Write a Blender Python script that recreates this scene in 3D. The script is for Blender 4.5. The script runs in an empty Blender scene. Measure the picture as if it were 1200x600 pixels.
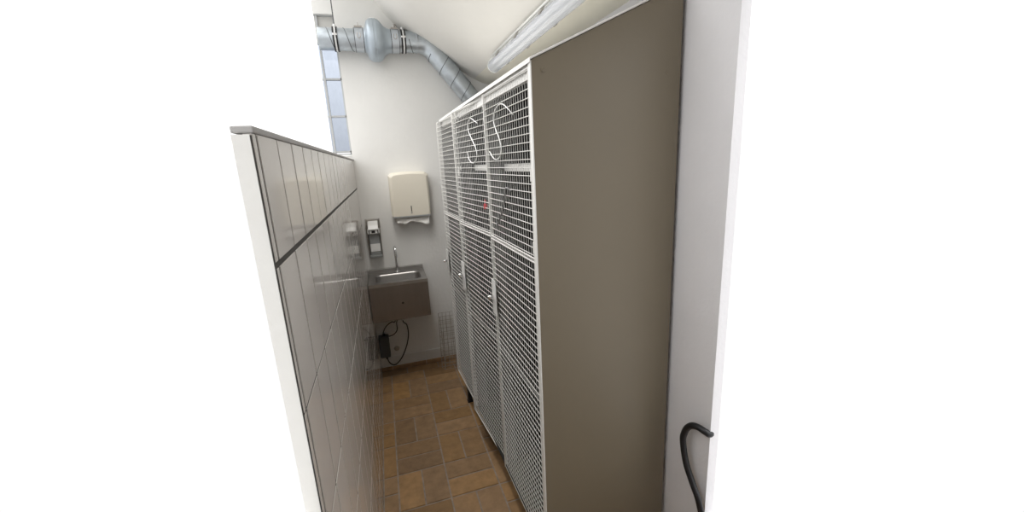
import bpy, bmesh, math, random
from mathutils import Vector, Matrix, noise
random.seed(7)
S = bpy.context.scene
C = S.collection
PI = math.pi

# ------------------------------------------------------------------ materials
def mat(name, col, rough=0.5, metal=0.0, spec=0.5, bump=0.0, bscale=60.0, var=0.0, vscale=6.0,
        col2=None, coat=0.0, attr=None, stretch=None):
    m = bpy.data.materials.new(name); m.use_nodes = True
    nt = m.node_tree; b = nt.nodes['Principled BSDF']
    b.inputs['Base Color'].default_value = (*col, 1)
    b.inputs['Roughness'].default_value = rough
    b.inputs['Metallic'].default_value = metal
    b.inputs['Specular IOR Level'].default_value = spec
    b.inputs['Coat Weight'].default_value = coat
    b.inputs['Coat Roughness'].default_value = 0.08
    tc = nt.nodes.new('ShaderNodeTexCoord')
    src = tc.outputs['Object']
    if stretch:
        mp = nt.nodes.new('ShaderNodeMapping'); mp.inputs['Scale'].default_value = stretch
        nt.links.new(src, mp.inputs['Vector']); src = mp.outputs['Vector']
    last = None
    if attr:
        a = nt.nodes.new('ShaderNodeAttribute'); a.attribute_name = attr
        last = a.outputs['Color']
    if var > 0:
        n = nt.nodes.new('ShaderNodeTexNoise'); n.inputs['Scale'].default_value = vscale
        n.inputs['Detail'].default_value = 6; n.inputs['Roughness'].default_value = 0.6
        nt.links.new(src, n.inputs['Vector'])
        r = nt.nodes.new('ShaderNodeMapRange'); r.inputs['From Min'].default_value = 0.3
        r.inputs['From Max'].default_value = 0.7
        nt.links.new(n.outputs['Fac'], r.inputs['Value'])
        mx = nt.nodes.new('ShaderNodeMix'); mx.data_type = 'RGBA'
        if last is not None:
            mx.blend_type = 'MULTIPLY'; mx.inputs['Factor'].default_value = 1
            nt.links.new(last, mx.inputs['A'])
            m2 = nt.nodes.new('ShaderNodeMix'); m2.data_type = 'RGBA'
            m2.inputs['A'].default_value = (1 - var, 1 - var, 1 - var, 1); m2.inputs['B'].default_value = (1, 1, 1, 1)
            nt.links.new(r.outputs['Result'], m2.inputs['Factor'])
            nt.links.new(m2.outputs['Result'], mx.inputs['B'])
        else:
            c2 = col2 or tuple(v * (1 - var) for v in col)
            mx.inputs['A'].default_value = (*col, 1); mx.inputs['B'].default_value = (*c2, 1)
            nt.links.new(r.outputs['Result'], mx.inputs['Factor'])
        last = mx.outputs['Result']
    if last is not None: nt.links.new(last, b.inputs['Base Color'])
    if bump > 0:
        n2 = nt.nodes.new('ShaderNodeTexNoise'); n2.inputs['Scale'].default_value = bscale
        n2.inputs['Detail'].default_value = 5
        nt.links.new(src, n2.inputs['Vector'])
        bp = nt.nodes.new('ShaderNodeBump'); bp.inputs['Strength'].default_value = bump
        bp.inputs['Distance'].default_value = 0.004
        nt.links.new(n2.outputs['Fac'], bp.inputs['Height'])
        nt.links.new(bp.outputs['Normal'], b.inputs['Normal'])
    return m

M = {}
M['plaster'] = mat('white_plaster', (.82, .81, .78), .9, bump=.35, bscale=45, var=.05, vscale=3)
M['ceiling'] = mat('ceiling_plaster', (.84, .82, .77), .92, bump=.25, bscale=30, var=.05, vscale=2)
M['right'] = mat('right_wall_paint', (.86, .85, .87), .85, bump=.3, bscale=70, var=.05, vscale=4)
M['tile'] = mat('glazed_wall_tile', (.66, .63, .60), .075, spec=.6, bump=.035, bscale=8, attr='tint', var=.05, vscale=9)
M['grout'] = mat('wall_grout', (.07, .065, .06), .9, bump=.3, bscale=200)
M['cap'] = mat('cap_mortar', (.42, .41, .40), .85, bump=.3, bscale=120)
M['floor'] = mat('quarry_tile', (.34, .19, .09), .48, bump=.35, bscale=55, attr='tint', var=.35, vscale=18)
M['fgrout'] = mat('floor_grout', (.40, .34, .28), .9, bump=.4, bscale=150, var=.4, vscale=25)
M['skirt'] = mat('skirting_tile', (.74, .73, .70), .3, var=.08)
M['locker'] = mat('locker_white_enamel', (.78, .77, .74), .38)
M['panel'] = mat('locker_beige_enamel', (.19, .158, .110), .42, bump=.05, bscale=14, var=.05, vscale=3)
M['divider'] = mat('locker_grey_divider', (.14, .14, .137), .5)
M['bar'] = mat('grey_steel_bar', (.30, .30, .29), .5)
M['inner'] = mat('locker_inner_shade_sheet', (.022, .022, .022), .6, var=.1, vscale=5)  # near-black colour stands in for the shade inside the locker
M['wire'] = mat('white_coated_wire', (.66, .65, .62), .4)
M['black'] = mat('black_plastic', (.015, .015, .017), .4)
M['rubber'] = mat('black_rubber', (.008, .008, .010), .42)
M['steel'] = mat('brushed_steel', (.50, .47, .44), .30, metal=1, bump=.12, bscale=30, var=.12, vscale=12, stretch=(1, 1, 14))
M['sinksteel'] = mat('sink_steel', (.42, .405, .39), .36, metal=1, var=.08, vscale=10)
M['apron'] = mat('apron_steel', (.27, .245, .225), .36, metal=.95, bump=.06, bscale=30, var=.08, vscale=5, stretch=(6, 1, 1))
M['chrome'] = mat('chrome', (.82, .82, .82), .1, metal=1)
M['galv'] = mat('galvanised_sheet', (.60, .65, .69), .36, metal=.85, bump=.12, bscale=25, var=.22, vscale=22)
M['galv2'] = mat('galvanised_clamp', (.58, .62, .66), .42, metal=.6, var=.1, vscale=30)
M['seam'] = mat('shade_dark_seam', (.17, .18, .19), .5, metal=.6)  # shadow in the seam groove put into a darker metal colour
M['rod'] = mat('dark_rod_steel', (.12, .12, .12), .5, metal=.5)
M['fan'] = mat('fan_casing', (.47, .53, .58), .40, metal=.45, var=.1, vscale=14)
M['cream'] = mat('cream_plastic', (.78, .73, .62), .33, var=.03)
M['grey'] = mat('grey_plastic', (.30, .31, .31), .4)
M['lgrey'] = mat('light_grey_plastic', (.62, .62, .60), .4)
M['white'] = mat('white_plastic', (.85, .85, .83), .35)
M['tube'] = mat('fluorescent_tube', (.85, .85, .85), .4); M['tube'].node_tree.nodes['Principled BSDF'].inputs['Emission Color'].default_value = (1, .97, .90, 1); M['tube'].node_tree.nodes['Principled BSDF'].inputs['Emission Strength'].default_value = 0.12
M['paper'] = mat('paper', (.86, .84, .80), .95, bump=.3, bscale=90)
M['darkbox'] = mat('anthracite_plastic', (.075, .08, .085), .5)
M['red'] = mat('red_plastic', (.55, .05, .06), .4)
M['rust'] = mat('old_grid_wire', (.38, .34, .29), .6, metal=.3)
M['hook'] = mat('zinc_hook', (.82, .82, .80), .35, metal=.3)
M['dkhook'] = mat('dull_steel_hook', (.30, .30, .30), .4, metal=.7)
M['frame'] = mat('window_frame_paint', (.45, .46, .46), .5)
M['infill'] = mat('window_infill_paint', (.58, .57, .54), .7, var=.05)
def glassmat(name, tint, rough, mixv):
    m = bpy.data.materials.new(name); m.use_nodes = True; nt = m.node_tree
    for n in list(nt.nodes): nt.nodes.remove(n)
    o = nt.nodes.new('ShaderNodeOutputMaterial'); t = nt.nodes.new('ShaderNodeBsdfTransparent')
    g = nt.nodes.new('ShaderNodeBsdfGlossy'); g.inputs['Roughness'].default_value = rough
    n = nt.nodes.new('ShaderNodeTexNoise'); n.inputs['Scale'].default_value = 5
    r = nt.nodes.new('ShaderNodeMix'); r.data_type = 'RGBA'
    r.inputs['A'].default_value = (*tint, 1); r.inputs['B'].default_value = (*[min(1, v * 1.12) for v in tint], 1)
    nt.links.new(n.outputs['Fac'], r.inputs['Factor']); nt.links.new(r.outputs['Result'], t.inputs['Color'])
    x = nt.nodes.new('ShaderNodeMixShader'); x.inputs['Fac'].default_value = mixv
    nt.links.new(t.outputs[0], x.inputs[1]); nt.links.new(g.outputs[0], x.inputs[2]); nt.links.new(x.outputs[0], o.inputs[0])
    return m
M['glass'] = glassmat('window_glass', (.60, .63, .68), .05, .05)
def clearmat(name, col, fac):
    m = mat(name, col, .12, spec=.8); nt = m.node_tree; b = nt.nodes['Principled BSDF']; o = nt.nodes['Material Output']
    t = nt.nodes.new('ShaderNodeBsdfTransparent'); x = nt.nodes.new('ShaderNodeMixShader'); x.inputs['Fac'].default_value = fac
    nt.links.new(t.outputs[0], x.inputs[1]); nt.links.new(b.outputs[0], x.inputs[2]); nt.links.new(x.outputs[0], o.inputs['Surface'])
    return m
M['diffuser'] = clearmat('ribbed_clear_diffuser', (.72, .75, .80), .52)

# ------------------------------------------------------------------ mesh helpers
def obj(name, bm, m, parent=None, smooth=False, bevel=0.0, seg=2):
    me = bpy.data.meshes.new(name)
    bmesh.ops.recalc_face_normals(bm, faces=bm.faces[:])
    bm.to_mesh(me); bm.free()
    me.materials.append(M[m] if isinstance(m, str) else m)
    o = bpy.data.objects.new(name, me); C.objects.link(o)
    if parent: o.parent = parent
    if smooth:
        for p in me.polygons: p.use_smooth = True
    if bevel > 0:
        b = o.modifiers.new('bevel', 'BEVEL'); b.width = bevel; b.segments = seg
        b.limit_method = 'ANGLE'; b.angle_limit = math.radians(40)
    return o
def autosmooth(o, ang=35):
    me = o.data
    for p in me.polygons: p.use_smooth = True
    bm = bmesh.new(); bm.from_mesh(me)
    for e in bm.edges:
        if len(e.link_faces) == 2 and e.calc_face_angle() > math.radians(ang): e.smooth = False
    bm.to_mesh(me); bm.free()
    return o
def empty(name, loc, rz=0.0):
    o = bpy.data.objects.new(name, None); C.objects.link(o); o.empty_display_size = .05
    o.location = loc; o.rotation_euler = (0, 0, rz)
    return o
def tag(o, label, cat, group=None):
    o['label'] = label; o['category'] = cat
    if group: o['group'] = group
    return o
def struct(o):
    o['kind'] = 'structure'; return o
def box(bm, x0, x1, y0, y1, z0, z1):
    v = [bm.verts.new((x, y, z)) for x in (x0, x1) for y in (y0, y1) for z in (z0, z1)]
    fs = []
    for f in ((0, 1, 3, 2), (4, 6, 7, 5), (0, 4, 5, 1), (2, 3, 7, 6), (0, 2, 6, 4), (1, 5, 7, 3)):
        fs.append(bm.faces.new([v[i] for i in f]))
    return v, fs
def prism(bm, pts, axis, a, b):
    """polygon pts extruded along axis from a to b"""
    def mk(p, t):
        if axis == 'x': return (t, p[0], p[1])
        if axis == 'y': return (p[0], t, p[1])
        return (p[0], p[1], t)
    A = [bm.verts.new(mk(p, a)) for p in pts]; B = [bm.verts.new(mk(p, b)) for p in pts]
    n = len(pts)
    bm.faces.new(A); bm.faces.new(B[::-1])
    for i in range(n): bm.faces.new((A[i], B[i], B[(i + 1) % n], A[(i + 1) % n]))
def tube(bm, pts, r, n=8, cap=True, closed=False):
    pts = [Vector(p) for p in pts]; N = len(pts)
    rs = r if isinstance(r, (list, tuple)) else [r] * N
    t0 = (pts[1] - pts[0]).normalized()
    up = Vector((0, 0, 1)) if abs(t0.z) < .9 else Vector((1, 0, 0))
    u = t0.cross(up).normalized(); rings = []
    for i in range(N):
        if closed: t = pts[(i + 1) % N] - pts[i - 1]
        elif i == 0: t = pts[1] - pts[0]
        elif i == N - 1: t = pts[-1] - pts[-2]
        else: t = pts[i + 1] - pts[i - 1]
        t.normalize(); u = (u - t * u.dot(t)).normalized(); w = t.cross(u)
        rings.append([bm.verts.new(pts[i] + (u * math.cos(2 * PI * k / n) + w * math.sin(2 * PI * k / n)) * rs[i]) for k in range(n)])
    R = range(N) if closed else range(N - 1)
    for i in R:
        a, b = rings[i], rings[(i + 1) % N]
        for k in range(n): bm.faces.new((a[k], a[(k + 1) % n], b[(k + 1) % n], b[k]))
    if cap and not closed:
        bm.faces.new(rings[0][::-1]); bm.faces.new(rings[-1])
def lathe(bm, prof, org, ax, n=40, caps=True):
    """prof: (distance along ax, radius)"""
    ax = Vector(ax).normalized(); org = Vector(org)
    up = Vector((0, 0, 1)) if abs(ax.z) < .9 else Vector((0, 1, 0))
    u = ax.cross(up).normalized(); w = ax.cross(u); rings = []
    for d, r in prof:
        rings.append([bm.verts.new(org + ax * d + (u * math.cos(2 * PI * k / n) + w * math.sin(2 * PI * k / n)) * r) for k in range(n)])
    for a, b in zip(rings, rings[1:]):
        for k in range(n): bm.faces.new((a[k], a[(k + 1) % n], b[(k + 1) % n], b[k]))
    if caps:
        bm.faces.new(rings[0][::-1]); bm.faces.new(rings[-1])
def spline(P, n=8):
    P = [Vector(p) for p in P]; out = []
    for i in range(len(P) - 1):
        p0 = P[max(i - 1, 0)]; p1 = P[i]; p2 = P[i + 1]; p3 = P[min(i + 2, len(P) - 1)]
        for k in range(n):
            t = k / n
            out.append(.5 * ((2 * p1) + (p2 - p0) * t + (2 * p0 - 5 * p1 + 4 * p2 - p3) * t * t + (3 * p1 - p0 - 3 * p2 + p3) * t ** 3))
    out.append(P[-1]); return out
def rrect(x0, x1, y0, y1, r, n=6):
    out = []
    for cx, cy, a in ((x1 - r, y1 - r, 0), (x0 + r, y1 - r, 90), (x0 + r, y0 + r, 180), (x1 - r, y0 + r, 270)):
        for k in range(n + 1):
            t = math.radians(a + 90 * k / n); out.append((cx + r * math.cos(t), cy + r * math.sin(t)))
    return out

# ------------------------------------------------------------------ key dimensions (metres)
XL = -.166        # corridor face of the tiled partition
XR = .950         # right wall
YF = 3.160        # far wall
YN = .680         # near end of partition
ZT = 1.667        # top of partition

# ------------------------------------------------------------------ floor
bm = bmesh.new(); box(bm, XL - .026, XR + .05, -.60, YF + .05, -.06, -.003)
floor = struct(obj('floor', bm, 'fgrout'))
bm = bmesh.new(); lay = bm.loops.layers.float_color.new('tint')
m_, ox, oy = .2468, -.0932, 1.701
def ftile(x0, x1, y0, y1):
    x0 = max(x0, XL); x1 = min(x1, XR)
    if x1 - x0 < .012: return
    y1 = min(y1, YF); y0 = max(y0, -.60)
    if y1 - y0 < .012: return
    g = .0035
    h = random.uniform(-.0008, .0008)
    v, fs = box(bm, x0 + g, x1 - g, y0 + g, y1 - g, -.02, h)
    k = random.uniform(.78, 1.18); red = random.uniform(-.5, .6)
    c = (.39 * k * (1 + .08 * red), .235 * k, .112 * k * (1 - .25 * red), 1)
    for f in fs:
        for l in f.loops: l[lay] = c
    e = [e for e in bm.edges if e.verts[0] in v and e.verts[1] in v and e.verts[0].co.z > -.01 and e.verts[1].co.z > -.01]
    bmesh.ops.bevel(bm, geom=e, offset=.0022, segments=2, affect='EDGES')
for i in range(-1, 5):
    for j in range(-9, 5):
        x0, x1, y0, y1 = ox + i * m_, ox + (i + 1) * m_, oy + j * m_, oy + (j + 1) * m_
        if (i + j) % 2 == 0:
            ftile(x0, x0 + m_ / 2, y0, y1); ftile(x0 + m_ / 2, x1, y0, y1)
        else:
            ftile(x0, x1, y0, y0 + m_ / 2); ftile(x0, x1, y0 + m_ / 2, y1)
y0 = oy + 5 * m_
for i in range(-1, 5): ftile(ox + i * m_, ox + (i + 1) * m_, y0, y0 + m_ / 2); ftile(ox + (i+.5) * m_, ox + (i + 1.5) * m_, y0 + m_ / 2, YF - .012)
ft = obj('floor_tiles', bm, 'floor', floor)

# ------------------------------------------------------------------ tiled partition on the left
TH = .026          # the partition is a thin tiled board wall
bm = bmesh.new(); box(bm, XL - TH, XL - .003, YN, YF + .02, -.003, ZT - .012)
prism(bm, [(.14, -.003), (YN, -.003), (YN, .97), (.14, 1.47)], 'x', XL - TH, XL - .003)
wl = struct(obj('wall_left', bm, 'plaster'))
bm = bmesh.new(); prism(bm, [(.141, .001), (YF, .001), (YF, ZT - .013), (YN + .002, ZT - .013), (YN + .002, .968), (.141, 1.45)], 'x', XL - .0032, XL - .0010)
obj('tile_grout', bm, 'grout', wl)
bm = bmesh.new(); box(bm, XL - TH, XL, -.60, .14, -.003, 3.0)
struct(obj('wall_left_near', bm, 'plaster'))
bm = bmesh.new(); box(bm, XL - TH, XR + .04, -.68, -.60, -.003, 3.0)
struct(obj('wall_near', bm, 'plaster'))
bm = bmesh.new(); lay = bm.loops.layers.float_color.new('tint')
rows = [0.0, .176, .433, .690, .944, 1.203, 1.461, ZT - .008]
pitch, y00 = .1275, .8275
for r in range(len(rows) - 1):
    yy = y00 - (2 if r > 2 else 6) * pitch
    sh = (.004, -.003, .002, -.002, .001, -.002, .003)[r]
    while yy < YF:
        a, b = max(yy + sh, YN if r > 2 else .14), min(yy + sh + pitch, YF - .002)
        if b - a > .01:
            g = .0036
            zt_g = .0045 if r == 5 else .0025
            v, fs = box(bm, XL - .012, XL + random.uniform(-.0002, .0003), a + g, b - g, rows[r] + (.0055 if r == 6 else .0025), rows[r + 1] - zt_g)
            k = random.uniform(.96, 1.03)
            for f in fs:
                for l in f.loops: l[lay] = (.66 * k, .625 * k, .59 * k, 1)
            e = [e for e in bm.edges if e.verts[0] in v and e.verts[1] in v and min(e.verts[0].co.x, e.verts[1].co.x) > XL - .004]
            bmesh.ops.bevel(bm, geom=e, offset=.0008, segments=2, affect='EDGES')
        yy += pitch
obj('wall_tiles', bm, 'tile', wl)
bm = bmesh.new(); box(bm, XL - TH, XL + .003, YN, YF, ZT - .010, ZT)
obj('cap_strip', bm, 'cap', wl, bevel=.002)

# ------------------------------------------------------------------ far wall with window
XW = XL - .004     # right reveal of the window
XE = -.295         # where the built part of the far wall ends
bm = bmesh.new()
box(bm, XW, XR + .04, YF, YF + .12, -.003, 3.0)
wf = struct(obj('wall_far', bm, 'plaster'))
bm = bmesh.new(); box(bm, XE, XW - .001, YF + .005, YF + .12, -.003, 1.70)
struct(obj('wall_far_below_window', bm, 'plaster'))
bm = bmesh.new(); box(bm, XE, XW - .001, YF + .005, YF + .12, 2.60, 3.0)
struct(obj('wall_far_above_window', bm, 'plaster'))
# window
w = struct(empty('window_1', (-.23, YF + .045, 1.70)))
def wobj(name, bm, m, **k):
    o = obj(name, bm, m, w, **k); o.location = -w.location; return o
bm = bmesh.new()
yw0, yw1 = YF + .030, YF + .060
zs = [1.70, 1.722, 1.962, 2.205, 2.43, 2.60]
for z in zs[1:]: box(bm, XE, XW, yw0, yw1, z - .006, z + .006)
box(bm, XE, XW, yw0, yw1, 1.70, 1.708)
box(bm, XW - .010, XW, yw0, yw1, 1.70, 2.6)
box(bm, XW - .116, XW - .104, yw0 - .004, yw1, 1.70, 2.6)
wobj('window_frame', bm, 'frame')
for i in range(3):
    for a, b in ((XW - .104, XW - .010), (XE, XW - .116)):
        bm = bmesh.new(); box(bm, a, b, yw0 + .012, yw0 + .018, zs[i + 1] + .006, zs[i + 2] - .006)
        wobj('pane', bm, 'glass')
bm = bmesh.new(); box(bm, XE, XW - .010, yw0 + .010, yw0 + .022, zs[4] + .006, zs[5] - .006)
wobj('infill_panel', bm, 'infill')
bm = bmesh.new(); box(bm, XE, XW, YF - .004, YF + .030, 1.690, 1.70)
wobj('window_sill', bm, 'white')

# skirting
bm = bmesh.new()
sx = [XL, -.078, .190, .458, .726, XR]
for a, b in zip(sx, sx[1:]): box(bm, a + .0015, b - .0015, YF - .010, YF + .001, .034, .117)
sk = struct(obj('baseboard_far', bm, 'skirt', bevel=.002))
bm = bmesh.new(); lay = bm.loops.layers.float_color.new('tint')
for a, b in zip(sx, sx[1:]):
    v, fs = box(bm, a + .001, b - .001, YF - .016, YF, .0, .033)
    for f in fs:
        for l in f.loops: l[lay] = (.44, .27, .14, 1)
struct(obj('trim_1', bm, 'floor', bevel=.004))

# ------------------------------------------------------------------ right wall
bm = bmesh.new(); box(bm, XR, XR + .035, .930, YF + .02, -.003, 2.30)
prism(bm, [(.20, -.003), (.930, -.003), (.930, .33), (.20, 1.02)], 'x', XR, XR + .035); box(bm, XR, XR + .035, .22, .930, 2.06, 2.30); box(bm, XR, XR + .035, -.60, .22, -.003, 2.30)
wr = struct(obj('wall_right', bm, 'right'))

# ------------------------------------------------------------------ vaulted ceiling
prof = [(XR + .02, 2.150), (.86, 2.172), (.781, 2.198), (.66, 2.262), (.538, 2.338), (.40, 2.428), (.256, 2.520), (.17, 2.600), (.093, 2.700),
        (.0, 2.79), (-.12, 2.87), (-.30, 2.93)]
ps = [tuple(p) for p in spline([(x, z, 0) for x, z in prof], 4)]
inner = [(p[0], p[1]) for p in ps]
outer = [(p[0], p[1] + .10) for p in ps][::-1]
bm = bmesh.new(); prism(bm, inner + outer, 'y', -.62, YF + .02)
ce = struct(autosmooth(obj('ceiling', bm, 'ceiling'), 30))
M['creamceil'] = mat('cream_ceiling', (.90, .87, .76), .92, bump=.25, bscale=30, var=.04, vscale=2)  # cream colour for the ceiling faces right of the lamp
ce.data.materials.append(M['creamceil'])
for p in ce.data.polygons:
    if p.center.x > .765 and p.center.y > -.5 and len(p.vertices) == 4: p.material_index = 1

# ------------------------------------------------------------------ wire locker unit
th = math.radians(1.2)
LK = empty('wire_mesh_locker', (.430, 1.120, 0), th)
tag(LK, 'tall white wire-mesh locker unit of three doors with sloping top and solid beige end panel', 'locker')
# local frame: +Y along the row of doors (away), +X into the depth, z up
LW, LD, ZB, ZF = 1.535, .503, .155, 1.868
ZR = 2.092
def lp(name, bm, m, parent=LK, **k): return obj(name, bm, m, parent, **k)
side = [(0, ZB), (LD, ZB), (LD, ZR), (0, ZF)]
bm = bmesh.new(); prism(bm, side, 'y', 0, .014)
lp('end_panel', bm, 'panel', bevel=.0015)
bm = bmesh.new(); box(bm, -.003, .0, 0.0, .018, ZB, ZF - .002)
lp('front_edge_strip', bm, 'locker')
bm = bmesh.new(); prism(bm, side, 'y', LW - .014, LW)
lp('end_panel', bm, 'divider', bevel=.0015)
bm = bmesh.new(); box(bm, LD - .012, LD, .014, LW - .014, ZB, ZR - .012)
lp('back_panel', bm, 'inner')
bm = bmesh.new(); prism(bm, [(-.006, ZF - .008), (-.003, ZF), (LD, ZR + .001), (LD, ZR + .007), (-.006, ZF + .005)], 'y', -.004, LW + .004)
lp('sloping_top', bm, 'locker', bevel=.001)
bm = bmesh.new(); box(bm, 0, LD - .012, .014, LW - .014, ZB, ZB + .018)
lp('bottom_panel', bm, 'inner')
bm = bmesh.new(); box(bm, .008, .024, .014, LW - .002, ZF - .042, ZF)
lp('front_rail', bm, 'locker', bevel=.0015)
DW = .500
sb = [.024, .524, 1.030, LW - .014]
for s in sb[1:3]:
    bm = bmesh.new(); box(bm, .004, .060, s - .002, s + .002, ZB + .018, ZF - .034)
    box(bm, .004, .008, s - .010, s + .010, ZB + .018, ZF - .034)
    dv = lp('divider', bm, 'divider')
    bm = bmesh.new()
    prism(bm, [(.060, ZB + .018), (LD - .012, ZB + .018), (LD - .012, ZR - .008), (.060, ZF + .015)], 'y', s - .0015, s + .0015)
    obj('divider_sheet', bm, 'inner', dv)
for k in range(3):
    a, b = sb[k] + .004, sb[k + 1] - .006
    for z, nm in ((1.585, 'hat_shelf'),):
        bm = bmesh.new(); box(bm, .075, LD - .014, a, b, z, z + .004); box(bm, .075, .078, a, b, z - .024 if nm == 'hat_shelf' else z - .012, z + .002)
        lp(nm, bm, 'locker')
    bm = bmesh.new(); tube(bm, [(.040, a + .046, ZB + .02), (.040, a + .046, 1.575)], .005, 8); tube(bm, [(.040, a + .046, 1.575), (.078, a + .046, 1.585)], .005, 8)
    lp('shelf_post', bm, 'locker')
for s in (.030, 1.345):
    for x in (-.002, LD - .040):
        bm = bmesh.new(); box(bm, x, x + .028, s, s + .028, .010, ZB); box(bm, x - .004, x + .032, s - .004, s + .032, 0.001, .012)
        lp('leg', bm, 'black', bevel=.002)
# doors: (hinge offset x, hinge s, opening angle relative to the front)
def door(hx, hs, ang, zlatch):
    d = bpy.data.objects.new('door', None); C.objects.link(d); d.parent = LK
    d.location = (hx, hs, 0); d.rotation_euler = (0, 0, ang)
    z0, z1 = ZB + .003, ZF - .012
    w = DW - .014
    bm = bmesh.new()
    tube(bm, [(0, .003, z0), (0, .003, z1)], .0032, 8)
    box(bm, -.006, .006, w - .007, w, z0, z1)
    tube(bm, [(0, 0, z0), (0, w, z0)], .0035, 8)
    tube(bm, [(0, 0, z1 - .003), (0, w, z1 - .003)], .003, 8)
    obj('door_frame', bm, 'locker', d)
    bm = bmesh.new()
    n = 23
    for i in range(1, n):
        y = w * i / n; tube(bm, [(.0028, y, z0), (.0028, y, z1)], .00095, 6, cap=False)
    z = z0 + .0235
    while z < z1 - .008:
        tube(bm, [(-.0005, 0, z), (-.0005, w, z)], .0016, 6, cap=False); z += .0245
    obj('wire_mesh', bm, 'wire', d)
    bm = bmesh.new()
    for z in (1.287, 1.300): tube(bm, [(-.002, 0, z), (-.002, w, z)], .0024, 6)
    for i in range(0, n * 2 + 1): tube(bm, [(-.002, w * i / (2 * n), 1.287), (-.002, w * i / (2 * n), 1.300)], .0012, 5)
    obj('cross_bar', bm, 'locker', d)
    bm = bmesh.new(); box(bm, .005, .008, .004, w - .004, .792, .808)
    obj('cross_bar', bm, 'bar', d)
    # latch plate + hasp
    bm = bmesh.new()
    box(bm, -.0135, -.011, w - .052, w + .004, zlatch - .082, zlatch + .075)
    box(bm, -.0135, .012, w + .001, w + .004, zlatch - .082, zlatch + .075)
    p = obj('latch_plate', bm, 'white', d, bevel=.0008)
    bm = bmesh.new()
    box(bm, -.030, -.010, w - .024, w - .006, zlatch - .006, zlatch + .006)
    lathe(bm, [(0, .009), (.006, .010), (.014, .008)], (-.026, w - .020, zlatch), (-1, 0, 0), 16)
    tube(bm, [(-.020, w - .012, zlatch - .004), (-.026, w + .014, zlatch - .006)], .004, 8)
    obj('latch_knob', bm, 'chrome', p)
    for z in (z0 + .10, 1.335, z1 - .30):
        bm = bmesh.new(); tube(bm, [(-.001, .002, z - .018), (-.001, .002, z + .018)], .006, 10)
        obj('hinge', bm, 'locker', d)
    return d
door(.002, .024, math.radians(-1.6) * -0.0 , 1.035)
door(.012, .540, math.radians(4.3), 1.005)
door(-.002, 1.050, math.radians(2.2), .975)
# small screw caps on the end panel
bm = bmesh.new(); lathe(bm, [(0, .007), (.002, .006), (.003, .003)], (.034, .0, ZF - .026), (0, -1, 0), 14)
lp('screw_cap', bm, 'panel')
bm = bmesh.new(); lathe(bm, [(0, .005), (.002, .004)], (LD - .050, .0, ZR - .25), (0, -1, 0), 14)
lp('screw_cap', bm, 'panel')

# ------------------------------------------------------------------ S hooks on the doors
def shook(name, pts, m, r=.0019):
    bm = bmesh.new(); c = Vector(pts[0])
    tube(bm, [Vector(p) - c for p in spline(pts, 7)], r, 8)
    o = obj(name, bm, m, smooth=True); o.location = c; return o
X1 = .4205
pts = [(X1 + .010, 1.265, 1.745), (X1 - .002, 1.285, 1.768), (X1 - .004, 1.325, 1.785), (X1 - .004, 1.375, 1.790), (X1 - .004, 1.425, 1.778), (X1 - .004, 1.450, 1.750),
       (X1 - .004, 1.430, 1.715), (X1 - .004, 1.395, 1.685), (X1 - .004, 1.372, 1.650), (X1 - .004, 1.388, 1.622), (X1 - .004, 1.430, 1.609), (X1 - .004, 1.480, 1.614), (X1 - .006, 1.525, 1.640)]
tag(shook('s_hook', [(p[0], p[1] + .035, p[2]) for p in pts], 'hook'), 'bright wire S hook hanging high on the mesh door nearest the end panel', 'hook')
X2 = .405
pts = [(X2 + .006, 1.735, 1.760), (X2 - .006, 1.765, 1.780), (X2 - .006, 1.80, 1.785), (X2 - .006, 1.835, 1.765), (X2 - .006, 1.830, 1.735), (X2 - .006, 1.79, 1.700),
       (X2 - .006, 1.745, 1.665), (X2 - .006, 1.730, 1.635), (X2 - .006, 1.755, 1.608), (X2 - .006, 1.805, 1.600), (X2 - .006, 1.855, 1.618), (X2 - .006, 1.872, 1.650)]
tag(shook('s_hook', [(p[0] - (p[1] - 1.75) * .07, p[1] - .012, p[2]) for p in pts], 'hook'), 'bright wire S hook hanging high on the mesh of the middle locker door', 'hook')
pts = [(X1 + .006, 1.352, 1.498), (X1 - .004, 1.362, 1.510), (X1 - .008, 1.372, 1.500), (X1 - .008, 1.385, 1.465), (X1 - .008, 1.425, 1.420), (X1 - .008, 1.465, 1.385), (X1 - .008, 1.500, 1.362), (X1 - .008, 1.515, 1.368), (X1 - .004, 1.510, 1.385)]
tag(shook('s_hook', pts, 'dkhook', .0032), 'dull grey steel hook hanging askew on the nearest locker door below eye height', 'hook')
bm = bmesh.new(); prism(bm, rrect(-.010, .010, -.012, .010, .004, 3), 'x', -.006, .006); tube(bm, spline([(0, -.006, .009), (0, -.005, .026), (0, .005, .026), (0, .006, .009)], 4), .002, 6)
o = obj('padlock', bm, 'red', bevel=.001); o.location = (.4035 + .024, 1.735, 1.412); tag(o, 'tiny red padlock seen through the mesh of the middle locker door', 'padlock')

# ------------------------------------------------------------------ sink
SX0, SX1, SY0, SZ = XL + .003, .238, 2.815, .820
sk = empty('hand_wash_sink', (.04, YF, .545))
tag(sk, 'small stainless steel hand wash sink with deep front apron mounted on the far wall', 'sink')
def part(root, name, bm, m, **k):
    o = obj(name, bm, m, root, **k); o.location = -root.location if o.parent and root.type == 'EMPTY' else (0, 0, 0); return o
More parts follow.
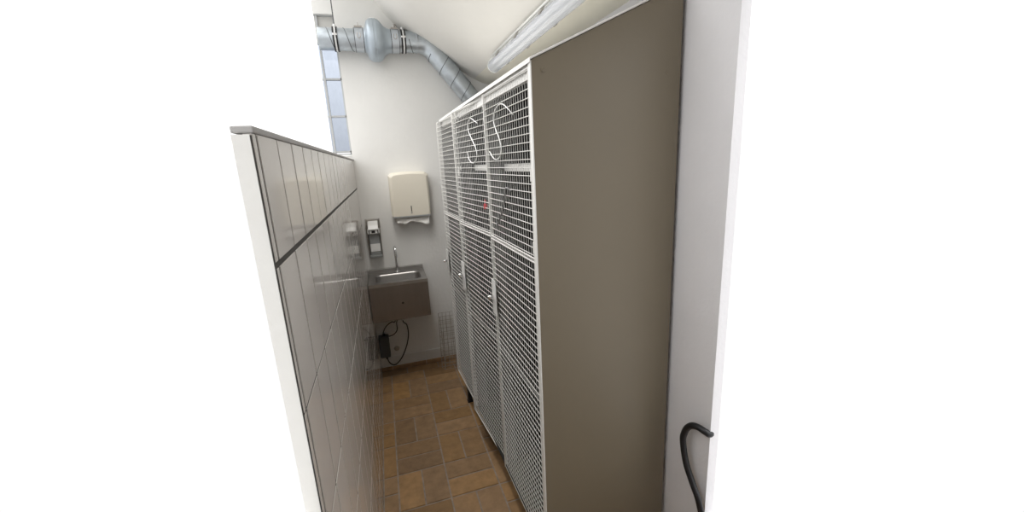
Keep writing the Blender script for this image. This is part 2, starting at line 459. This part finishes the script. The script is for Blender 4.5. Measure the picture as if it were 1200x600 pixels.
# top with recessed basin
bx0, bx1, by0, by1 = -.112, .196, 2.862, 3.062
def ringpts(x0, x1, y0, y1, r, z): return [(x, y, z) for x, y in rrect(x0, x1, y0, y1, r, 6)]
bm = bmesh.new()
loops = [ringpts(bx0 - .006, bx1 + .006, by0 - .006, by1 + .006, .040, SZ), ringpts(bx0 - .002, bx1 + .002, by0 - .002, by1 + .002, .037, SZ - .004), ringpts(bx0, bx1, by0, by1, .036, SZ - .012),
         ringpts(bx0 + .010, bx1 - .010, by0 + .010, by1 - .010, .042, SZ - .10), ringpts(bx0 + .024, bx1 - .024, by0 + .024, by1 - .024, .040, SZ - .125),
         ringpts(bx0 + .10, bx1 - .10, by0 + .07, by1 - .07, .02, SZ - .130)]
vl = [[bm.verts.new(p) for p in l] for l in loops]
for a, b in zip(vl, vl[1:]):
    for k in range(len(a)): bm.faces.new((a[k], a[(k + 1) % len(a)], b[(k + 1) % len(a)], b[k]))
bm.faces.new(vl[-1])
# flat rim between the basin lip and the outer rectangle
n = len(vl[0]); q = n // 4
outer = []
for k in range(n):
    x, y, z = loops[0][k]
    c = k // (q); 
    X = SX1 if c in (0, 3) else SX0; Y = 3.15 if c in (0, 1) else SY0
    f = (k % q) / (q - 1)
    if c == 0: p = (SX1, y + (Y - y) * min(1, f * 2), SZ) if f <= .5 else (x + (SX1 - x) * min(1, 2 - 2 * f), 3.15, SZ)
    elif c == 1: p = (x + (SX0 - x) * min(1, f * 2), 3.15, SZ) if f <= .5 else (SX0, y + (3.15 - y) * min(1, 2 - 2 * f), SZ)
    elif c == 2: p = (SX0, y + (SY0 - y) * min(1, f * 2), SZ) if f <= .5 else (x + (SX0 - x) * min(1, 2 - 2 * f), SY0, SZ)
    else: p = (x + (SX1 - x) * min(1, f * 2), SY0, SZ) if f <= .5 else (SX1, y + (SY0 - y) * min(1, 2 - 2 * f), SZ)
    outer.append(bm.verts.new(p))
for k in range(n): bm.faces.new((outer[k], outer[(k + 1) % n], vl[0][(k + 1) % n], vl[0][k]))
low = [bm.verts.new((v.co.x, v.co.y, SZ - .022)) for v in outer]
for k in range(n): bm.faces.new((outer[k], low[k], low[(k + 1) % n], outer[(k + 1) % n]))
o = part(sk, 'basin', bm, 'sinksteel'); autosmooth(o, 40)
bm = bmesh.new(); box(bm, SX0, SX1, 3.138, YF - .001, SZ - .005, SZ + .032)
part(sk, 'upstand', bm, 'sinksteel', bevel=.004)
bm = bmesh.new()
box(bm, SX0, SX1, SY0 + .002, SY0 + .006, .545, SZ - .018)
box(bm, SX0, SX0 + .004, SY0 + .006, YF - .002, .545, SZ - .018)
box(bm, SX1 - .004, SX1, SY0 + .006, YF - .002, .545, SZ - .018)
ap = part(sk, 'apron', bm, 'apron', bevel=.003)
bm = bmesh.new(); lathe(bm, [(0, .009), (.003, .008), (.004, .002)], (.052, SY0 + .003, .665), (0, -1, 0), 16)
obj('sensor_eye', bm, 'black', ap)
bm = bmesh.new(); lathe(bm, [(0, .030), (.003, .028), (.002, .012), (-.004, .010)], (.04, 2.962, SZ - .130), (0, 0, 1), 24)
part(sk, 'drain', bm, 'chrome', smooth=True)
tx, ty = .044, 3.108
bm = bmesh.new(); lathe(bm, [(0, .022), (.006, .022), (.010, .014), (.030, .012)], (tx, ty, SZ), (0, 0, 1), 24)
tube(bm, spline([(tx, ty, SZ + .02), (tx - .001, ty, SZ + .10), (tx - .002, ty - .002, SZ + .165), (tx - .003, ty - .020, SZ + .195), (tx - .002, ty - .045, SZ + .200), (tx, ty - .066, SZ + .182), (tx + .001, ty - .074, SZ + .150)], 6), .0085, 14)
lathe(bm, [(0, .011), (.022, .011)], (tx + .001, ty - .0735, SZ + .152), (0, -.1, -1), 16)
tp = part(sk, 'tap', bm, 'chrome'); autosmooth(tp, 50)
bm = bmesh.new(); lathe(bm, [(0, .020), (.004, .026), (.10, .026), (.14, .018), (.20, .018)], (.04, 2.962, SZ - .133), (0, 0, -1), 20)
part(sk, 'waste_trap', bm, 'lgrey', smooth=True)

# ------------------------------------------------------------------ box and cables below the sink
bx = empty('sensor_control_box', (-.118, YF, .13))
tag(bx, 'small anthracite control box on the far wall under the sink, beside the tiled wall', 'control box')
bm = bmesh.new(); box(bm, -.157, -.080, 3.108, YF - .001, .135, .315)
b_ = part(bx, 'housing', bm, 'darkbox', bevel=.006, seg=3)
bm = bmesh.new(); box(bm, -.151, -.086, 3.104, 3.109, .228, .305); part(bx, 'cover', bm, 'darkbox', bevel=.002)
bm = bmesh.new(); lathe(bm, [(0, .010), (.016, .008)], (-.115, 3.130, .315), (0, 0, 1), 14); part(bx, 'cable_gland', bm, 'black'); bm = bmesh.new(); lathe(bm, [(0, .010), (.018, .007)], (-.112, 3.130, .135), (0, 0, -1), 14)
part(bx, 'cable_gland', bm, 'black')
def cable(name, pts, r, m, label, cat='cable'):
    bm = bmesh.new(); c = Vector(pts[0])
    tube(bm, [Vector(p) - c for p in spline(pts, 10)], r, 10)
    o = obj(name, bm, m, smooth=True); o.location = c; return tag(o, label, cat)
cable('sensor_cable', [(.002, 3.09, .600), (-.002, 3.10, .45), (-.008, 3.11, .41), (-.010, 3.115, .355), (-.035, 3.12, .320), (-.075, 3.125, .306), (-.101, 3.128, .320), (-.112, 3.13, .332)], .0038, 'rubber',
      'black cable curling in the tighter loop from under the sink to the control box')
cable('sensor_cable', [(.010, 3.085, .600), (-.015, 3.095, .44), (-.045, 3.105, .428), (-.085, 3.11, .400), (-.110, 3.115, .362), (-.118, 3.125, .332)], .0038, 'rubber',
      'thin black cable arching left from the sink underside to the control box')
cable('power_cable', [(.035, 3.09, .600), (.040, 3.10, .430), (.066, 3.11, .385), (.072, 3.115, .310), (.058, 3.12, .235), (.025, 3.125, .150), (-.015, 3.13, .085), (-.060, 3.132, .052), (-.095, 3.132, .075), (-.110, 3.13, .115)], .0042, 'rubber',
      'black cable hanging in the long low loop down to bottom of the control box')
bm = bmesh.new(); lathe(bm, [(0, .022), (.006, .020), (.009, .010), (.009, .003)], (-.030, YF, .178), (0, -1, 0), 20)
o = obj('blind_plug', bm, 'steel', smooth=True); tag(o, 'small round metal blind plug on the far wall above the skirting tiles', 'wall plug')

# ------------------------------------------------------------------ paper towel dispenser
td = empty('towel_dispenser', (.195, YF, 1.24))
tag(td, 'cream plastic paper towel dispenser mounted on the far wall above the sink', 'towel dispenser')
# front silhouette widens slightly to the top with a gently arched top edge
N = 14
bm = bmesh.new()
def sil(z0, z1, xa0, xb0, xa1, xb1, arch):
    pts = [(xa0, z0), (xb0, z0)]
    for k in range(N + 1):
        t = k / N
        x = xb1 + (xa1 - xb1) * t
        edge = min(t, 1 - t)
        z = z1 + arch * (1 - (2 * t - 1) ** 2) - (.016 * (1 - edge / .10) ** 2 if edge < .10 else 0)
        pts.append((x, z))
    return pts
back = sil(1.245, 1.556, .052, .332, .054, .336, .008)
front = sil(1.243, 1.540, .066, .324, .074, .320, .008)
A = [bm.verts.new((x, YF - .001, z)) for x, z in back]
B = [bm.verts.new((x, 3.068, z - .002)) for x, z in back]
Cc = [bm.verts.new((x, 3.050, z)) for x, z in front]
for P, Q in ((A, B), (B, Cc)):
    for k in range(len(P)): bm.faces.new((P[k], P[(k + 1) % len(P)], Q[(k + 1) % len(P)], Q[k]))
bm.faces.new(A[::-1]); bm.faces.new(Cc)
part(td, 'housing', bm, 'cream', bevel=.005, seg=3)
bm = bmesh.new(); box(bm, .062, .326, 3.048, YF - .004, 1.234, 1.2445); part(td, 'bottom_lip', bm, 'grey', bevel=.002)
bm = bmesh.new(); box(bm, .1905, .1955, 3.0470, 3.0495, 1.277, 1.318); part(td, 'level_slot', bm, 'black')
bm = bmesh.new(); box(bm, .188, .198, 3.0475, 3.0496, 1.262, 1.272); part(td, 'lock', bm, 'steel')
# towel sheets
bm = bmesh.new()
nx = 36
def sheet(y, zt, fn, x0, x1, th=.002):
    r1 = []; r2 = []
    rows_ = 7
    g = []
    for j in range(rows_ + 1):
        row = []
        for i in range(nx + 1):
            t = i / nx; x = x0 + (x1 - x0) * t; zb = fn(t); z = zt + (zb - zt) * j / rows_
            yy = y + .006 * math.sin(t * 14 + j * .8) * j / rows_ - .010 * (j / rows_) ** 2
            row.append(bm.verts.new((x, yy, z)))
        g.append(row)
    for j in range(rows_):
        for i in range(nx): bm.faces.new((g[j][i], g[j][i + 1], g[j + 1][i + 1], g[j + 1][i]))
sheet(3.075, 1.238, lambda t: 1.186 + .016 * math.exp(-((t - .48) / .2) ** 2) - .020 * max(0, t - .6) * 2 + .005 * math.sin(t * 19) + .06 * max(0, .12 - t), .082, .316)
sheet(3.10, 1.238, lambda t: 1.196 + .010 * math.exp(-((t - .55) / .2) ** 2) - .012 * t + .005 * math.sin(t * 23 + 1), .074, .312)
o = obj('paper_towels', bm, 'paper', smooth=True)
sd = o.modifiers.new('solid', 'SOLIDIFY'); sd.thickness = .0015
tag(o, 'crumpled white paper towels hanging out below the cream dispenser', 'paper towels')

# ------------------------------------------------------------------ soap dispenser
so = empty('soap_dispenser', (-.092, YF, .955))
tag(so, 'narrow grey wall soap dispenser with white elbow pump left of the towel dispenser', 'soap dispenser')
sx0, sx1 = -.138, -.044
bm = bmesh.new()
box(bm, sx0, sx1, YF - .012, YF - .001, .955, 1.232)
box(bm, sx0, sx0 + .004, 3.088, YF - .012, .955, 1.200); box(bm, sx1 - .004, sx1, 3.088, YF - .012, .955, 1.200)
part(so, 'bracket', bm, 'steel', bevel=.001)
bm = bmesh.new(); box(bm, sx0 + .004, sx1 - .004, 3.084, YF - .012, .955, .975); part(so, 'drip_tray', bm, 'grey', bevel=.003)
bm = bmesh.new(); prism(bm, rrect(sx0 + .008, sx1 - .008, 3.088, YF - .014, .012, 4), 'z', .976, 1.135); part(so, 'bottle', bm, 'grey', bevel=.003)
bm = bmesh.new(); box(bm, sx0 + .014, sx1 - .012, 3.0845, 3.0885, 1.000, 1.058); part(so, 'soap_label', bm, 'white', bevel=.002)
bm = bmesh.new(); box(bm, sx0 + .006, sx1 - .006, 3.062, YF - .014, 1.136, 1.166); part(so, 'pump_head', bm, 'white', bevel=.004)
bm = bmesh.new()
prism(bm, [(3.150, 1.222), (3.070, 1.196), (3.052, 1.168), (3.060, 1.164), (3.078, 1.186), (3.150, 1.208)], 'x', sx0 + .012, sx1 - .012)
part(so, 'elbow_lever', bm, 'white', bevel=.003)
bm = bmesh.new(); box(bm, -.104, -.080, 3.0600, 3.0625, 1.142, 1.160); box(bm, sx0 + .013, sx0 + .019, 3.0600, 3.0625, 1.140, 1.162); box(bm, sx1 - .019, sx1 - .013, 3.0600, 3.0625, 1.140, 1.162)
part(so, 'pump_slots', bm, 'black')
bm = bmesh.new(); tube(bm, [(sx0 - .002, 3.10, 1.17), (sx0 - .002, 3.13, 1.236), (sx1 + .002, 3.13, 1.236), (sx1 + .002, 3.10, 1.17)], .003, 8)
part(so, 'wire_bail', bm, 'steel')

# ------------------------------------------------------------------ leaning wire grid
gr = empty('wire_grid', (.36, 3.04, 0))
tag(gr, 'rusty-toned loose wire grid panels leaning on the far wall beside the locker', 'wire grid')
def grid(org, u, v, w, h, nu, nv, r, name, m='rust'):
    bm = bmesh.new(); O = Vector(org); u = Vector(u).normalized(); v = Vector(v).normalized(); nn = u.cross(v)
    for i in range(nu + 1): tube(bm, [O + u * w * i / nu, O + u * w * i / nu + v * h], r * (1.7 if i in (0, nu) else 1), 6)
    for j in range(nv + 1): tube(bm, [O + v * h * j / nv + nn * r * 1.8, O + v * h * j / nv + u * w + nn * r * 1.8], r, 6)
    return part(gr, name, bm, m)
grid((.302, 3.035, .004), (1, -.02, 0), (0.02, .10, .425), .150, .437, 5, 14, .0016, 'grid_panel')
grid((.322, 2.985, .004), (1, -.05, 0), (.01, .16, .425), .130, .42, 3, 9, .0014, 'grid_panel')
grid((.302, 3.033, .004), (.3, -.75, 0), (0.02, .10, .425), .055, .30, 1, 6, .0014, 'grid_side')

# ------------------------------------------------------------------ ventilation duct
R = .067; ZD = 2.425; YD = 3.076
du = empty('ventilation_duct', (.36, YD, ZD))
tag(du, 'galvanised spiral ventilation duct crossing the far wall and slanting down behind the locker', 'duct')
def dpart(name, bm, m, **k): return part(du, name, bm, m, **k)
bm = bmesh.new(); lathe(bm, [(0, R), (.235, R)], (-.272, YD, ZD), (1, 0, 0), 40, caps=False)
d1 = dpart('duct_section', bm, 'galv'); autosmooth(d1)
bm = bmesh.new(); lathe(bm, [(0, R), (.155, R)], (.195, YD, ZD), (1, 0, 0), 40, caps=False)
d2 = dpart('duct_section', bm, 'galv'); autosmooth(d2)
# elbow then straight slanting run
ang = math.radians(51)
Rb = .120
bm = bmesh.new(); cen = Vector((.352, YD, ZD - Rb)); path = []
for k in range(9):
    a = ang * k / 8; path.append(cen + Vector((math.sin(a) * Rb, 0, math.cos(a) * Rb)))
tube(bm, path, R * 1.012, 40, cap=False)
el = dpart('elbow', bm, 'galv'); autosmooth(el, 60)
P0 = path[-1]; D0 = Vector((math.cos(ang), 0, -math.sin(ang)))
L = (XR - .002 - P0.x) / D0.x - .045
bm = bmesh.new(); lathe(bm, [(0, R), (L, R)], P0, D0, 40, caps=False)
d3 = dpart('duct_section', bm, 'galv'); autosmooth(d3)
def helix(org, ax, L, pitch, r, ph, name='spiral_seam', parent=None):
    ax = Vector(ax).normalized(); org = Vector(org); up = Vector((0, 0, 1)); u = ax.cross(up).normalized(); w = ax.cross(u)
    n = int(L / pitch * 28) + 2
    pts = [org + ax * (L * i / (n - 1)) + (u * math.cos(ph + 2 * PI * L * i / (n - 1) / pitch) + w * math.sin(ph + 2 * PI * L * i / (n - 1) / pitch)) * r for i in range(n)]
    bm = bmesh.new(); tube(bm, pts, .0026, 6); o = obj(name, bm, 'seam', parent, smooth=True); return o
helix(P0 + D0 * .02, D0, L - .03, .112, R, .6, parent=d3)
helix((-.268, YD, ZD), (1, 0, 0), .225, .105, R, 2.2, parent=d1)
helix((.29, YD, ZD), (1, 0, 0), .055, .105, R, 0, parent=d2)
bm = bmesh.new(); lathe(bm, [(0, R + .003), (.006, R + .0035), (.012, R + .002)], (.335, YD, ZD), (1, 0, 0), 40, caps=False)
dpart('seam_band', bm, 'galv2', smooth=True)
# bracket cap where it enters the right wall region
# ------------------------------------------------------------------ inline fan
fa = empty('duct_fan', (.09, YD, ZD))
tag(fa, 'grey round inline duct fan with bulging casing set into the ventilation duct', 'fan')
bm = bmesh.new()
pr = [(-.012, .072), (-.004, .074), (.000, .082), (.010, .112), (.020, .123), (.032, .128), (.058, .130), (.078, .127), (.094, .117), (.106, .102), (.118, .088), (.134, .078), (.150, .073), (.170, .072)]
lathe(bm, pr, (.018, YD, ZD), (1, 0, 0), 56, caps=False)
f1 = part(fa, 'casing', bm, 'fan'); autosmooth(f1, 50)
bm = bmesh.new()
for a in (.045, .062): lathe(bm, [(0, .1305), (.003, .132), (.006, .1305)], (.018 + a, YD, ZD), (1, 0, 0), 56, caps=False)
part(fa, 'casing_ridge', bm, 'fan', smooth=True)
bm = bmesh.new(); box(bm, .050, .084, YD - .035, YD - .005, ZD + .124, ZD + .131); part(fa, 'rating_label', bm, 'white', bevel=.001)
def clampc(x0, x1, nm='clamp'):
    bm = bmesh.new(); lathe(bm, [(0, R + .002), (0, R + .006), (x1 - x0, R + .006), (x1 - x0, R + .002)], (x0, YD, ZD), (1, 0, 0), 48, caps=False)
    o = part(fa, nm, bm, 'galv2'); autosmooth(o)
    bm = bmesh.new(); xm = (x0 + x1) / 2
    box(bm, x0 + .004, x1 - .004, YD - .030, YD - .008, ZD + R + .002, ZD + R + .013)
    tube(bm, [(xm, YD - .019, ZD + R), (xm, YD - .019, ZD + R + .034)], .0028, 8)
    obj('clamp_bolt', bm, 'steel', o); bm = bmesh.new()
    q = [(xm - .008, YD - R - .002, ZD + .028), (xm - .010, YD - R - .008, ZD + .004), (xm, YD - R - .010, ZD - .006), (xm + .010, YD - R - .008, ZD + .004), (xm + .008, YD - R - .002, ZD + .028)]
    tube(bm, spline(q, 5), .0022, 8)
    obj('clamp_latch', bm, 'steel', o)
    for xx in (x0 - .001, x1 - .002):
        bm = bmesh.new(); lathe(bm, [(0, R + .0045), (0, R + .0072), (.003, R + .0072), (.003, R + .0045)], (xx, YD, ZD), (1, 0, 0), 48, caps=False)
        obj('rubber_edge', bm, 'black', o)
    return o
clampc(-.052, .004); clampc(.178, .228)
# ------------------------------------------------------------------ suspension clamps
def hanger(x, ztop, label, lean=0.0, white=False):
    h = empty('pipe_clamp', (x, YD, ZD + R)); tag(h, label, 'pipe clamp')
    for dx in (-.0100, .0100):
        bm = bmesh.new(); lathe(bm, [(-.0050, R + .001), (-.0050, R + .007), (.0050, R + .007), (.0050, R + .001)], (x + dx, YD, ZD), (1, 0, 0), 48, caps=False)
        part(h, 'rubber_lining', bm, 'black')
    bm = bmesh.new(); lathe(bm, [(-.0055, R + .001), (-.0055, R + .005), (.0055, R + .005), (.0055, R + .001)], (x, YD, ZD), (1, 0, 0), 48, caps=False)
    o = part(h, 'clamp_band', bm, 'white')
    bm = bmesh.new(); box(bm, x - .014, x + .014, YD - R - .010, YD - R + .004, ZD + .004, ZD + .018); part(h, 'clamp_screw', bm, 'chrome', bevel=.002)
    bm = bmesh.new(); lathe(bm, [(0, .010), (.018, .009)], (x, YD, ZD + R + .004), (0, 0, 1), 12); part(h, 'rod_nut', bm, 'white')
    bm = bmesh.new(); tube(bm, [(x, YD, ZD + R + .016), (x + lean, YD, ztop)], .0034, 8); part(h, 'threaded_rod', bm, 'rod')
    return h
hanger(-.168, 2.882, 'pipe clamp on a long threaded rod holding the duct left of the fan')
hanger(.256, 2.512, 'pipe clamp on a short rod holding the duct right of the fan, beside the elbow', -.006)
# small hook in the ceiling above the clamp
bm = bmesh.new(); tube(bm, spline([(.215, YF, 2.535), (.215, 3.13, 2.545), (.222, 3.115, 2.53), (.228, 3.125, 2.515)], 5), .003, 8)
o = obj('ceiling_hook', bm, 'rust', smooth=True); tag(o, 'tiny bent metal hook on the far wall above the right duct clamp', 'hook')

# ------------------------------------------------------------------ fluorescent lamp on the vault
LA, LB = 2.56, 1.22
lxc, lzc = .736, 2.166
sl = math.atan2(2.338 - 2.184, .538 - .781)      # direction of the vault surface
tn = Vector((math.cos(math.radians(-32.5)), 0, math.sin(math.radians(-32.5))))   # along the slope, to the right and down
nn = Vector((tn.z, 0, -tn.x))                     # away from the vault (down-left)
la = empty('ceiling_lamp', (lxc, (LA + LB) / 2, lzc))
tag(la, 'long fluorescent lamp with ribbed clear cover fixed along the sloping ceiling', 'lamp')
def lampprism(bm, pts, a, b):
    A = [bm.verts.new(Vector((lxc, a, lzc)) + tn * p[0] * .62 + nn * p[1] * .85) for p in pts]; B = [bm.verts.new(Vector((lxc, b, lzc)) + tn * p[0] * .62 + nn * p[1] * .85) for p in pts]
    n = len(pts); bm.faces.new(A); bm.faces.new(B[::-1])
    for i in range(n): bm.faces.new((A[i], B[i], B[(i + 1) % n], A[(i + 1) % n]))
bm = bmesh.new(); lampprism(bm, [(-.062, -.046), (.062, -.046), (.062, -.012), (.054, -.012), (.030, -.030), (-.030, -.030), (-.054, -.012), (-.062, -.012)], LA - .006, LB)
part(la, 'housing', bm, 'lgrey', bevel=.004)
bm = bmesh.new()
pts = []
for k in range(33):
    t = PI * k / 32; rr = 1 + (.012 if k % 2 else 0)
    pts.append((-math.cos(t) * .060 * rr, -.004 + (math.sin(t) ** .7 if t > 0 else 0) * .044 * rr))
lampprism(bm, pts, LA - .012, LB)
part(la, 'diffuser', bm, 'diffuser', bevel=.002)
for off in (-.0145, .0145):
    bm = bmesh.new(); c0 = Vector((lxc, LA - .05, lzc)) + tn * off - nn * .004
    lathe(bm, [(0, .008), (.02, .009), (LA - LB - .10, .009)], c0, (0, -1, 0), 16); part(la, 'fluorescent_tube', bm, 'tube', smooth=True)
    bm = bmesh.new(); c0.y += .03; lathe(bm, [(0, .0105), (.030, .0105)], c0, (0, -1, 0), 16); part(la, 'tube_holder', bm, 'lgrey')
bm = bmesh.new()
lampprism(bm, [(-.064, -.046), (.064, -.046), (.064, 0), (.054, .024), (.034, .040), (0, .045), (-.034, .040), (-.054, .024), (-.064, 0)], LA, LA - .014)
part(la, 'end_cap', bm, 'lgrey', bevel=.006, seg=3)
for s in (-1, 1):
    for yy in (2.38, 2.05, 1.72, 1.39):
        bm = bmesh.new(); lampprism(bm, [(s * .060, -.030), (s * .069, -.028), (s * .070, .006), (s * .062, .010)], yy, yy - .028)
        part(la, 'cover_clip', bm, 'steel', bevel=.001)
bm = bmesh.new(); A_ = Vector((lxc, 0, lzc)) - tn * .046 - nn * .022
tube(bm, [A_ + Vector((0, 2.50, 0)), A_ + Vector((0, 1.25, 0))], .0045, 8)
part(la, 'retaining_rod', bm, 'white', smooth=True)

# ------------------------------------------------------------------ black hose by the right wall
cable('black_hose', [(.925, .905, .33), (.921, .93, .42), (.918, .96, .47), (.914, .992, .53), (.912, 1.010, .605), (.914, 1.008, .640), (.918, .998, .668), (.922, .980, .686), (.928, .958, .692), (.935, .938, .688), (.946, .932, .680), (.958, .936, .676)][::1], .0112, 'rubber',
      'thick black hose hanging in a loop by the right wall near the locker', 'hose')

# ------------------------------------------------------------------ light
W = bpy.data.worlds.new('daylight'); S.world = W; W.use_nodes = True
nt = W.node_tree; bg = nt.nodes['Background']
tc = nt.nodes.new('ShaderNodeTexCoord'); sep = nt.nodes.new('ShaderNodeSeparateXYZ'); nt.links.new(tc.outputs['Generated'], sep.inputs[0])
mr = nt.nodes.new('ShaderNodeMapRange'); mr.inputs['From Min'].default_value = .0; mr.inputs['From Max'].default_value = .55
mr.inputs['To Min'].default_value = 1.02; mr.inputs['To Max'].default_value = 3.0
nt.links.new(sep.outputs['Z'], mr.inputs['Value']); nt.links.new(mr.outputs['Result'], bg.inputs['Strength'])
bg.inputs['Color'].default_value = (1, 1, 1, 1)

# added fill light over the passage, out of view and without a fixture
ld = bpy.data.lights.new('passage_fill_light', 'AREA'); ld.shape = 'RECTANGLE'; ld.size = .20; ld.size_y = .9; ld.energy = 9.5; ld.spread = math.radians(125); ld.color = (1, .97, .93)
lo = bpy.data.objects.new('passage_fill_light', ld); C.objects.link(lo); lo.location = (.03, 2.00, 2.70)

# ------------------------------------------------------------------ camera
cam = bpy.data.cameras.new('camera'); co = bpy.data.objects.new('camera', cam); C.objects.link(co)
cam.sensor_width = 36; cam.sensor_fit = 'HORIZONTAL'; cam.lens = 36 * 473 / 1200; cam.clip_start = .02
def rot(y, p, r):
    cy, sy, cp, sp = math.cos(y), math.sin(y), math.cos(p), math.sin(p)
    F = Vector((sy * cp, cy * cp, sp)); Rt = Vector((cy, -sy, 0)); U = Rt.cross(F)
    return F, Rt * math.cos(r) + U * math.sin(r), U * math.cos(r) - Rt * math.sin(r)
F, Xc, Yc = rot(.3007, -.2308, -.0504)
mw = Matrix(((Xc.x, Yc.x, -F.x, 0), (Xc.y, Yc.y, -F.y, 0), (Xc.z, Yc.z, -F.z, 1.6), (0, 0, 0, 1)))
co.matrix_world = mw
S.camera = co
S.view_settings.view_transform = 'Standard'; S.view_settings.look = 'None'
S.view_settings.exposure = 0.0; S.view_settings.gamma = 1.0; S.view_settings.use_curve_mapping = False
